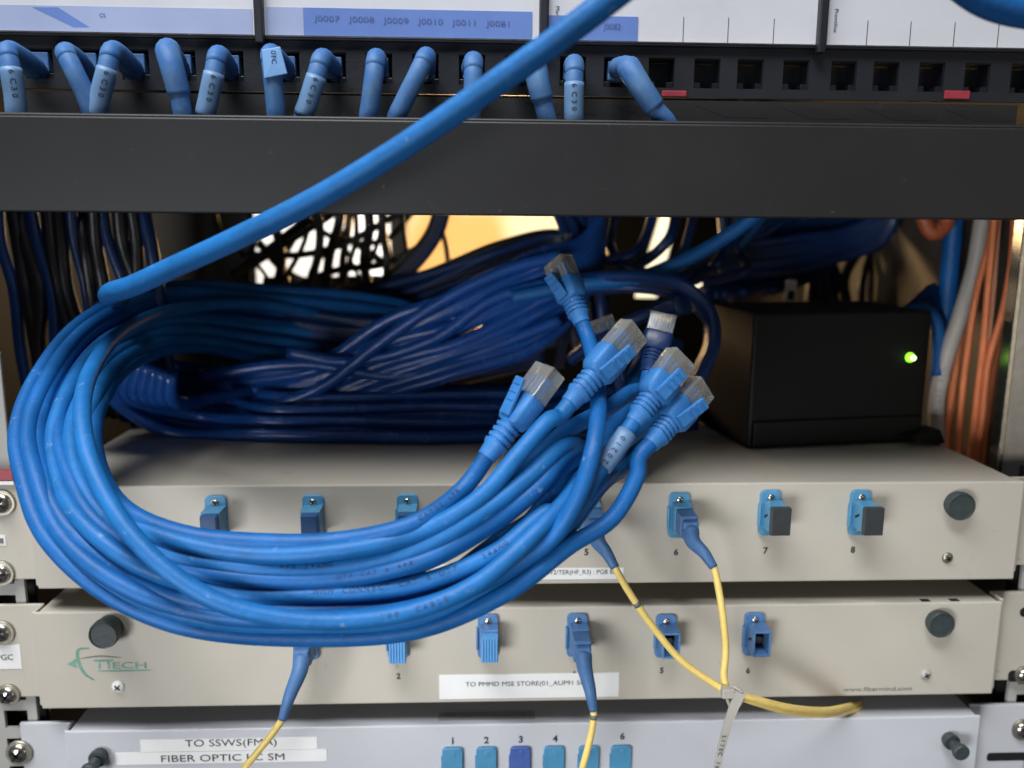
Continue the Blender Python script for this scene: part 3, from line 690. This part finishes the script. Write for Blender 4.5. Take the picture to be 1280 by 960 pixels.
def coil_cable(label, ts, dY, tail, mt='cable', plug=None, r=R0, prints=None, dark=False, latch=True, roll=0, cut=0, path=None):
    pts = [P(*q) for q in path] if path else strand(ts, dY)
    if cut: pts = pts[:-cut]
    ex = random.uniform(-22, 22); pts = [P(760, 395+ex, 215), P(620, 415+ex, 200)]+pts+[P(*q) for q in tail]
    root = empty('network_cable', pts[-1], label, 'network cable', GC)
    if plug:
        tip, back = P(*plug[0]), P(*plug[1]); X = (tip-back).normalized()
        pts += [back-X*(16 if not tail else 9), back+X*1]
    cp = catmull(pts, 2.5)
    MB().tube(cp, r, 14).build('jacket', M[mt], root, True)
    if plug: rj45(root, tip, back, dark=dark, latch=latch, roll=roll)
    for (s, px, py, h, ink) in prints or ():
        q = P(px, py, -97); k = min(range(len(cp)), key=lambda i: (cp[i]-q).length)
        print_on(cp, r, s, k/(len(cp)-1), h, M[ink], root, twist=random.uniform(-.2, .35))
    return root, cp
# per-station lane helper: upper group .0-.58, lower group .74-1 where the bundle parts
def lanes(a, b, c, d=None): return ramp([a, a, a, b, b, b, c, c if d is None else d])
coil_cable('innermost loop of the coil, its short latched plug standing alone left of the others', lanes(.0, .0, .0), 0, [], plug=((688,462,-66),(612,566,-78)), cut=3, prints=[('CAT5E 4PR', 520, 640, 1.9, 'cable_ink')], roll=.9)
coil_cable('second loop from the inside, ending in the uppermost front plug with a bright latch', lanes(.12, .13, .08), -2, [(655,560,-86),(688,524,-80)], plug=((793,412,-60),(716,500,-74)), mt='cable_b', roll=-.5, cut=2)
coil_cable('loop running up behind the front plugs to a shaded plug between them', lanes(.3, .24, .15), 3, [(700,545,-70),(760,510,-50),(790,490,-40)], plug=((829,395,-14),(812,462,-26)), dark=True, latch=False, cut=1)
coil_cable('loop whose cable carries a printed sleeve below its clear plug', lanes(.46, .55, .60), -2, [(712,640,-86),(745,592,-80)], plug=((851,446,-58),(795,524,-70)), mt='cable_b', roll=-.45, cut=1,
           prints=[('WWW CONNECT CAT 6 UTP', 395, 698, 2.2, 'cable_ink'), ('24AWG', 590, 668, 1.9, 'cable_ink')])
coil_cable('outermost loop on the right, ending in the lowest and rightmost clear plug', lanes(.97, .99, 1.0), 0, [(765,648,-80),(797,592,-74)], plug=((877,483,-54),(816,552,-68)), roll=-.6, cut=1)
coil_cable('loop that climbs upright behind the bunch to a far plug in the dark middle', lanes(.86, .82, .80), -3, [(690,672,-92),(722,622,-92),(742,560,-86),(748,500,-66)], plug=((697,326,-10),(726,400,-24)), roll=.7, cut=2)
rt = [o for o in col.objects if o.get('label', '').startswith('loop whose cable')][0]
cpz = [P(752, 584, -79), P(768, 563, -76), P(784, 541, -72.5)]
so = MB().tube(catmull(cpz, 2), 3.95, 14).build('printed_sleeve', M['pale_sleeve'], rt, True)
print_on(catmull(cpz, 2), 4.0, '20210', .1, 2.4, M['cable_ink_dark'], so)
coil_cable('bright loop crossing over all the others at the lower left of the coil', None, 0, [(850,500,10)], mt='cable_b', prints=[('100  CABLE', 485, 776, 2.2, 'cable_ink_dark')],
    path=[(330,380,130),(230,385,80),(160,410,20),(118,455,-32),(103,505,-62),(108,560,-80),(128,612,-92),(162,665,-101),(208,712,-107),(272,752,-110),(350,772,-110),(430,776,-109),(515,764,-107),(595,730,-103),(655,680,-97),(700,634,-86),(738,590,-66),(790,545,-30)])
# the rest carry no visible plug: (lane at left, bottom, right, depth offset)
ordn = ['third', 'fourth', 'fifth', 'sixth', 'seventh', 'eighth', 'ninth', 'tenth', 'eleventh', 'hindmost lower', 'hindmost middle', 'hindmost outer', 'hindmost upper']
more = [(.20, .19, .12, 5), (.27, .27, .21, -1), (.36, .34, .27, 4), (.50, .41, .33, -1), (.56, .47, .37, 6), (.66, .62, .66, 4), (.74, .72, .73, 0), (.80, .88, .86, 1), (.70, .95, .92, 5), (.10, .60, .60, 9), (.42, .66, .70, 10), (.90, .80, .56, 9), (.63, .34, .30, 9)]
for i, (a, b, c, dy) in enumerate(more):
    e = random.uniform(-20, 20); dd = c+.25*(.5-c) if i < 9 else c-.15+.1*(i-9)
    coil_cable('blue loop without plug, %s lane from the inner edge of the coil' % ordn[i], lanes(a, b, c, dd), dy,
               [(735+50*c, 560+20*c+e*.3, -40), (800+e, 470+60*c, 10), (830+e, 430, 60)], mt=('cable', 'cable_b', 'cable_c')[i % 3], cut=0, r=R0+random.uniform(-.15, .1),
               prints=[(('UTP CAT 6 4PR', '4PR 24AWG', 'UTP CAT 6')[i % 3], 300+37*i, 680+9*i, 1.9, 'cable_ink')] if i in (1, 3, 4, 7) else None)

# thick diagonal cable in front of the bar
rt = [(1150,-330,-125),(960,-160,-128),(860,-74,-127),(790,-22,-125),(700,47,-118),(600,118,-108),(500,186,-98),(400,246,-88),(300,296,-76),(215,335,-62),(164,358,-52),(144,364,-46),(136,368,-30),(138,371,10),(160,376,80),(210,385,120)]
cp = catmull([P(*q) for q in rt], 2.5)
tag(MB().tube(cp, 4.1, 16).build('network_cable', M['cable_b'], None, True), 'thick bright blue cable running diagonally in front of the black bar', 'network cable')
cp = catmull([P(*q) for q in [(1010,-290,-105),(1090,-150,-108),(1150,-70,-110),(1190,-30,-110),(1235,2,-110),(1300,18,-108),(1380,20,-105),(1500,0,-100),(1640,-80,-95),(1740,-230,-92)]], 2.5)
tag(MB().tube(cp, 5.0, 16).build('network_cable', M['cable'], None, True), 'blue cable cutting the top right corner over the label window', 'network cable')

# ================================================================ bundles behind
def free_cable(pts, r, mt, label, group=None, cat='network cable', name='network_cable', n=10, **kw):
    cp = catmull([P(*q) for q in pts], 4)
    return tag(MB().tube(cp, r, n).build(name, M[mt], None, True), label, cat, group)
rnd = random.uniform
G2 = 'blue cables lying flat on the tray lid inside the coil'
on2 = ['lowest', 'second lowest', 'third lowest', 'fourth lowest', 'fifth lowest', 'sixth lowest', 'seventh lowest', 'topmost']
for i in range(8):         # flat run on the tray lid
    y = 546-i*8.3; zc = LID+3.6+(i//2)*4.5; q = lambda px, py: PL(px, py, zc+rnd(-.3,.6))
    pts = [P(150+i*9, 440+i*4, 60), P(134+i*12, 488+i*2, 70), q(205+i*20, y-10+rnd(-2,2)), q(330, y+rnd(-3,3)), q(430, y+rnd(-3,3)), q(540, y+rnd(-3,3)), q(640, y+rnd(-3,3)), q(760, y-5), q(870, y-16)]
    cp = catmull(pts, 4); tag(MB().tube(cp, 3.5, 10).build('network_cable', M['cable_gloss'], None, True), on2[i]+' of the glossy blue cables running flat along the tray lid', 'network cable', G2)
G3 = 'glossy blue cables fanning up to the right behind the plugs'
on3 = ['lowest', 'second', 'third', 'fourth', 'fifth', 'sixth', 'seventh', 'eighth', 'ninth', 'topmost']
for i in range(10):
    t = i/9
    free_cable([(150+rnd(-20,20), 528-70*t, 135), (230, 530-66*t+rnd(-6,6), 135), (310+rnd(-10,10), 524-56*t+rnd(-5,5), 128), (400, 508-52*t+rnd(-5,5), 118), (490, 488-84*t+rnd(-7,7), 110), (580, 466-104*t+rnd(-8,8), 106), (665, 432-104*t+rnd(-6,6), 108), (722+8*t, 385-85*t, 122), (752, 300-30*t, 135)], 3.9, 'cable_gloss', on3[i]+' of the glossy blue cables fanning up behind the plugs, counted from below', G3)
for i, pl in enumerate([[(300,520),(400,485),(480,425),(560,372),(640,335),(700,320)], [(360,440),(440,452),(540,425),(620,372),(700,352)], [(250,470),(380,455),(500,470),(600,440),(700,400)], [(420,505),(470,455),(545,400),(625,395),(710,360)]]):
    free_cable([(x, y, 97+4*i+(640-x)*.03) for x, y in pl], 3.7, 'cable_gloss', ('steepest', 'wavy upper', 'wavy lower', 'right hand')[i]+' blue cable crossing over the fan behind the plugs', 'cables crossing over the fan')
G4 = 'dark cables arching below the lit opening'
on4 = ['lowest', 'second', 'third', 'fourth', 'fifth', 'sixth', 'seventh', 'eighth', 'ninth', 'topmost']
for i in range(10):
    t = i/9
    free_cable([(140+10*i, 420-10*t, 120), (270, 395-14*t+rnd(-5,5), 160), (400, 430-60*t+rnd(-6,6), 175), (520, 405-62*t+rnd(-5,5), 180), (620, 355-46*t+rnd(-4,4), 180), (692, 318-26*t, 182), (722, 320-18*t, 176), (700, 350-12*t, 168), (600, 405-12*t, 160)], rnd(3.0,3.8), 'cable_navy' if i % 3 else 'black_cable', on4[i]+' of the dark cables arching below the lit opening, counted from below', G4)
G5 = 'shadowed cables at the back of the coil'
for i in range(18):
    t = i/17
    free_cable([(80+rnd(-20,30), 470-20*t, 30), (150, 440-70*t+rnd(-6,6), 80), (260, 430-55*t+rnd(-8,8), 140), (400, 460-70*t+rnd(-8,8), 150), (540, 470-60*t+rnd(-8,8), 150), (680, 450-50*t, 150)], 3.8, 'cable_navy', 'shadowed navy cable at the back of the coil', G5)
# curtain of vertical dark cables at left
G6 = 'dark cables hanging at the left behind the bar'
for i in range(13):
    x = -8+i*15
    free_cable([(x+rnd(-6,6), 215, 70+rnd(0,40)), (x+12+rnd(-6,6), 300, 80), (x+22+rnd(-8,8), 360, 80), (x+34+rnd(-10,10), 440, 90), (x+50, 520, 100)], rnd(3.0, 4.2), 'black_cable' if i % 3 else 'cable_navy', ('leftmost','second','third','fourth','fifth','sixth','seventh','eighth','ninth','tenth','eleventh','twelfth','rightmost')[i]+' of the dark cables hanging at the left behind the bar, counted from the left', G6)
# tangle against the bright window
G7 = 'black cables tangled across the bright opening'
tang = [[(290,345),(360,300),(420,262),(470,225)], [(338,385),(352,320),(335,265),(310,220)], [(320,300),(365,345),(430,360),(500,345)], [(405,385),(412,320),(425,270),(420,220)],
        [(372,380),(352,330),(372,285),(385,225)], [(470,390),(455,330),(462,280),(450,220)], [(300,318),(380,318),(440,300),(505,262)], [(440,300),(480,330),(510,360),(520,390)],
        [(490,380),(500,330),(545,290),(560,225)], [(350,250),(420,298),(480,300),(520,260)], [(562,345),(556,300),(540,262),(520,220)], [(350,365),(420,338),(480,330),(540,300)],
        [(430,390),(428,330),(436,280),(440,220)], [(385,225),(400,290),(392,340),(370,385)], [(290,360),(325,322),(352,300),(400,262)], [(330,352),(400,352),(460,350),(520,352)], [(476,390),(484,330),(478,280),(482,220)], [(300,300),(340,270),(380,250),(430,225)]]
onT = ['long straight', 'slightly curved', 'sagging', 'upright', 'bowed', 'upright right hand', 'level', 'short hooked', 'leaning', 'drooping', 'arched', 'low level', 'central vertical', 'slanting', 'low slanting', 'lowest horizontal', 'rightmost vertical', 'upper left slanting']
for i, pl in enumerate(tang):
    Y0 = rnd(190, 300)
    free_cable([(x, y, Y0+rnd(-10, 10)) for x, y in pl], rnd(2.2, 4.0), 'tangle', onT[i]+' dark grey cable in the tangle across the bright opening', G7)
for i in range(8):
    x0 = 310+i*26+rnd(-8,8); x1 = x0+rnd(-90,90)
    free_cable([(x0, 372+rnd(-8,14), 240), (x0*.6+x1*.4+rnd(-20,20), 335, 245+rnd(-20,20)), (x0*.3+x1*.7+rnd(-20,20), 292, 245), (x1, 222, 245)], rnd(1.3, 2.2), 'tangle', 'thin grey cable in the tangle across the bright opening', G7)
for i in range(4):
    o_ = i*9
    free_cable([(380+o_, 420, 200), (440+o_, 380-o_*.3, 205), (490+o_*.6, 345, 205), (538+o_*.4, 290, 205), (556+o_*.3, 220, 205)], 3.6, 'cable_navy' if i % 2 else 'black_cable', 'dark cable rising across the warm glow', 'dark cables rising across the warm glow')
# right side: bundle sweeping up to the right
G8 = 'blue cables sweeping up right behind the bar'
for i in range(16):
    t = i/15
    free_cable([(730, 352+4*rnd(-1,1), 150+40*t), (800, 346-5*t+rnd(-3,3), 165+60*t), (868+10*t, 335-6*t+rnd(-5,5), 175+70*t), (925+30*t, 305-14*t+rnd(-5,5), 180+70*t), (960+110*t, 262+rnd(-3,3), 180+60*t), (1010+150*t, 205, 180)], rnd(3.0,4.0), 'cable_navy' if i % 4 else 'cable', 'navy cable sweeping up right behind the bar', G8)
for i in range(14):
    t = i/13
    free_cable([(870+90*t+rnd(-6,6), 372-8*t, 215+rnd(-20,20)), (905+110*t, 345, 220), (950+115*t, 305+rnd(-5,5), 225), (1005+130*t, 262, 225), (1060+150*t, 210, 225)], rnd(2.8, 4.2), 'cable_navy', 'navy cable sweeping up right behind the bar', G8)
free_cable([(640, 372, 96), (720, 356, 92), (800, 347, 88), (870, 318, 84), (935, 276, 78), (990, 225, 70)], 4.0, 'cable', 'single brighter blue cable rising right from the middle to the bar', None)
for i, (k, Yk) in enumerate(((0, 60), (7, 72), (14, 84))):
    free_cable([(690, 352+k, 110), (790, 345+k, Yk+20), (850, 356+k, Yk), (885, 385+k, Yk-10), (893-k*.3, 425, Yk-20), (872-k*.5, 478, Yk-30), (838, 528, Yk-40), (800, 575, -10)], 3.4, 'cable_navy', ('outer','middle','inner')[i]+' of three navy cables hooking round right of the plugs', 'navy cables hooking round right of the plugs')
for i, pl in enumerate([[(735,330),(790,318),(812,285),(818,240)], [(745,350),(800,330),(835,300),(846,240)], [(760,300),(775,330),(830,345),(880,340)], [(800,345),(850,320),(862,290),(870,240)], [(770,245),(765,290),(745,330),(720,350)], [(855,360),(900,320),(925,290),(930,240)],
                        [(870,350),(895,330),(905,300),(900,240)], [(880,352),(930,340),(925,320),(905,300)], [(700,240),(722,300),(728,380),(735,450)], [(716,240),(734,300),(742,380),(748,450)], [(730,240),(745,310),(752,390),(758,460)], [(690,250),(712,310),(718,390),(722,440)], [(744,240),(738,300),(734,350),(720,400)]]):
    free_cable([(x, y, 150+rnd(-25, 25)) for x, y in pl], rnd(2.4, 3.6), 'cable_navy', 'thin navy cable bending behind the middle of the bar', 'thin navy cables bending behind the middle of the bar')
# spare plugs in the shade
for i, (tp, bk) in enumerate((((716,292,150),(712,345,150)), ((880,372,70),(820,388,66)), ((752,400,20),(770,450,10)))):
    root = empty('network_cable', P(*tp), ['shaded cable end with dull plug high in the middle gap', 'shaded cable end pointing right above the black box', 'shaded cable end half hidden behind the front plugs'][i], 'network cable')
    a, b = P(*tp), P(*bk); rj45(root, a, b, dark=True, latch=False)
    MB().tube(catmull([b, b+(b-a)*.8+Vector((0,10,-6)), b+(b-a)*1.6+Vector((0,30,-20))], 2.5), 3.5, 12).build('jacket', M['cable_navy'], root, True)
# ================================================================ black adapter box
KL = PL(936, 562, LID+.6); YX = KL.y; xb0 = KL.x; xb1 = PX(1186, 555, YX); zbb = LID+.5; zbt = PZ(940, 392, YX)
bb = empty('adapter_box', (xb0, YX, zbb), 'black plastic adapter box with a glowing green light on the top tray', 'adapter box')
MB().box(xb0, xb1-4, YX+2, YX+66, zbb, zbt).build('case', M['blackbox'], bb, bevel=1.5)
MB().box(xb0+2, xb1-6, YX-.5, YX+3, zbb+1.5, zbb+15).build('front_vent_cover', M['blackbox'], bb, bevel=.8)
MB().prism([(xb1-20, zbb+5), (xb1-1, zbb-.1), (xb1+3, zbb+1.5), (xb1-1, zbb+9)], YX-9, YX+4).build('foot', M['blackbox'], bb, bevel=.6)
c = P(1158, 452, YX+1)
ld = MB().lathe((c.x, YX+1.9, c.z), [(2.5, 0), (2.5, 1.0), (1.9, 2.0), (1.0, 2.6)], 24).build('indicator_light', M['led'], bb, True)
MB().lathe((c.x+.4, YX-.9, c.z), [(1.4, 0), (1.2, .6), (.5, .9)], 16).build('light_core', M['led_core'], ld, True)
bb.rotation_euler = (0, 0, math.radians(9))
a, b = P(983, 350, 160), P(994, 388, 160)
wl = MB().box(a.x, b.x, 160, 161.5, b.z, a.z).build('white_tag', M['paper']); tag(wl, 'small white tag with a dark slot standing behind the black box', 'tag')
MB().box(a.x+1.8, b.x-1.5, 159.6, 160.2, b.z+7, a.z-7).build('tag_slot', M['hole'], wl)
# ================================================================ right hand vertical cables
free_cable([(1192,210,112),(1192,275,112),(1188,330,112),(1181,400,112),(1174,470,112),(1168,545,114),(1168,640,114)], 5.3, 'cable', 'upright royal blue cable left of the thick grey cable', None)
rt_ = [(1240,215,92),(1228,275,92),(1218,335,92),(1200,395,92),(1182,450,92),(1171,505,94),(1172,560,96),(1178,640,96)]
g_ = empty('grey_cable', P(*rt_[-1]), 'thick grey printed cable beside the orange fibres', 'cable'); cpp = catmull([P(*q) for q in rt_], 3)
MB().tube(cpp, 4.5, 16).build('jacket', M['grey_cable'], g_, True); print_on(cpp, 4.5, 'UTP CAT 6A', .56, 2.6, M['ink_grey'], g_)
ORG = [([(1248,210,66),(1243,275,66),(1236,350,66),(1229,430,66),(1221,500,68),(1214,570,70),(1210,650,70)], 1.9, 'orange', 'straight orange fibre cable in the middle of its group'),
       ([(1272,210,62),(1268,275,62),(1264,330,62),(1252,395,62),(1236,450,64),(1228,520,66),(1222,575,68),(1220,650,68)], 1.9, 'orange', 'orange fibre cable nearest the steel upright, bending to the left'),
       ([(1255,210,72),(1248,275,72),(1243,345,72),(1236,420,72),(1226,500,74),(1220,640,74)], 1.5, 'peach', 'thin pale peach fibre between the orange ones'),
       ([(1250,210,82),(1238,300,82),(1222,360,82),(1212,420,82),(1203,490,84),(1198,560,86),(1196,650,86)], 1.9, 'orange', 'orange fibre cable nearest the thick grey cable'),
       ([(1230,210,100),(1222,300,100),(1208,380,100),(1196,450,100),(1186,540,100),(1184,650,100)], 2.1, 'orange', 'orange fibre cable half hidden behind the thick grey cable'),
       ([(1276,210,90),(1272,300,90),(1262,370,90),(1246,440,90),(1232,540,92),(1228,650,92)], 2.0, 'orange', 'thin orange fibre cable deepest in shade, closest behind the steel upright')]
for pl, r_, mt_, lb_ in ORG: free_cable(pl, r_, mt_, lb_, 'orange fibre cables at right', 'fibre cable', 'fibre_cable')
free_cable([(1150,210,105),(1152,262,104),(1166,292,102),(1182,280,102),(1186,220,100)], 4.4, 'orange_dull', 'thick dull orange cable loop hanging under the bar at right', None, 'cable', 'orange_cable')
free_cable([(1183,400,120),(1178,470,110),(1170,545,104)], 2.2, 'grey_cable', 'thin pale grey cable left of the upright royal blue cable', None, 'cable', 'grey_cable')
for i in range(5):
    free_cable([(1108+8*i,432-3*i,96+4*i),(1122+8*i,400-6*i,96+5*i),(1150+4*i,385-6*i,98+5*i),(1170+2*i,400,98+5*i),(1172+2*i,470,92+5*i)], 3.6, 'cable_navy' if i else 'cable', 'navy cable curving over the black box near its green light', 'navy cables curving over the black box')
for i in range(14):
    x = 1010+i*13
    free_cable([(x+rnd(-20,20)+30,215,260), (x+rnd(-20,20)+10,290,262), (x-10+rnd(-20,20),350,260), (x-10+rnd(-15,15),420,258)], rnd(3,5), 'black_cable' if i % 2 else 'cable_navy', 'dark cable in the gloom above the black box', 'dark cables in the gloom above the black box')
for i in range(10):
    y = 278+i*4
    free_cable([(900, y+30, 205), (1000, y+18+rnd(-4,4), 200), (1060, y+6+rnd(-4,4), 200), (1105, y-14+rnd(-4,4), 195), (1128, y-75, 190)], 3.6, 'cable_navy', ('topmost','second','third','fourth','fifth','sixth','seventh','eighth','ninth','lowest')[i]+' of the navy cables crossing low under the bar at right', 'navy cables crossing low under the bar at right')

# ================================================================ yellow fibre leads
def fibre_lead(site, boot_end, pts, label, side=0):
    c = plug_sites[site]
    root = empty('fibre_lead', c, label, 'fibre cable', 'yellow fibre leads in the trays')
    h = MB().box(c.x-3.9, c.x+3.9, c.y-9.5, c.y+5, c.z-5.0, c.z+5.2)
    h.build('connector', M['fboot'], root, bevel=.5)
    MB().box(c.x-3.3, c.x+3.5, c.y-13, c.y-9.4, c.z-4.6, c.z+3.6).build('connector_neck', M['fboot'], root, bevel=.7)
    be = P(*boot_end); s0 = Vector((c.x+.2, c.y-11, c.z-.8)); s1 = s0+Vector((0, -5, -3)); 
    path = catmull([s0, s1, (s1+be)/2+Vector((0, -2, 1.0)), be], 1.2)
    MB().tube(path, lambda t: 3.9-2.0*t, 16).build('strain_boot', M['fboot'], root, True)
    cp = catmull([be-(be-s1).normalized()*2.5, be]+[P(*q) for q in pts], 2)
    MB().tube(cp, 1.55, 12).build('jacket', M['yellow'], root, True)
    return root, cp
f1, c1 = fibre_lead((1,5), (769, 710, -46), [(785,738,-46),(812,778,-46),(850,824,-47),(885,850,-48),(912,866,-49),(945,878,-46),(985,889,-38),(1030,893,-24),(1062,888,-8),(1086,880,12),(1104,872,50),(1120,862,110)], 'yellow fibre lead slanting down right from port 5 of the top tray')
f2, c2 = fibre_lead((1,6), (892, 709, -44), [(898,735,-46),(904,775,-48),(907,815,-49),(905,848,-50),(912,864,-51),(945,874,-48),(985,884,-41),(1030,888,-28),(1060,883,-10),(1078,877,12),(1092,870,50),(1106,860,110)], 'yellow fibre lead hanging straight down from port 6 of the top tray')
f3, c3 = fibre_lead((2,4), (742, 888, -42), [(741,905,-43),(736,930,-44),(728,960,-44),(718,1000,-42)], 'yellow fibre lead dropping from port 4 of the middle tray')
f4, c4 = fibre_lead((2,1), (353, 899, -42), [(342,915,-44),(322,940,-46),(302,965,-46),(280,1000,-44)], 'yellow fibre lead dropping to the left below the coil, over the paper labels')
for root, cp, i0 in ((f3, c3, .10), (f1, c1, .06)):
    k = int(len(cp)*i0)+2; MB().tube(cp[k:k+2], 1.60, 12).build('printed_ring', M['ink_grey'], root, True)
tie = empty('cable_tie', P(918, 868, -50), 'milky white cable tie with long printed tail joining two yellow leads', 'cable tie')
lp = [P(916, 858, -54), P(926, 864, -55), P(925, 880, -53), P(914, 884, -48), P(908, 870, -46), P(916, 858, -54)]
MB().tube(catmull(lp, 1), .8, 8).build('tie_loop', M['tie'], tie, True)
hd = P(912, 866, -55); MB().box(hd.x-3.4, hd.x+2.0, -56.5, -52.5, hd.z-2.2, hd.z+2.2).build('tie_head', M['tie'], tie, bevel=.6)
def strap(pl, wd, name):
    pts = catmull([P(*q) for q in pl], 1.5); mb = MB(); rings = []
    for i, p in enumerate(pts):
        t = (pts[min(len(pts)-1, i+1)]-pts[max(0, i-1)]).normalized(); nn = t.cross(Vector((0,1,0))).normalized(); ww = wd(i/len(pts))
        rings.append([p+nn*ww+Vector((0,-.4,0)), p-nn*ww+Vector((0,-.4,0)), p-nn*ww+Vector((0,.4,0)), p+nn*ww+Vector((0,.4,0))])
    mb.loft(rings); return mb.build(name, M['tie'], tie), pts
so, sp = strap([(926,866,-56),(917,885,-57),(910,905,-57),(903,930,-56),(895,965,-55),(888,990,-54)], lambda t: 2.2-1.1*t, 'tie_tail')
print_on(sp, 1.2, 'LITEC 1600', .42, 1.9, M['ink'], so)
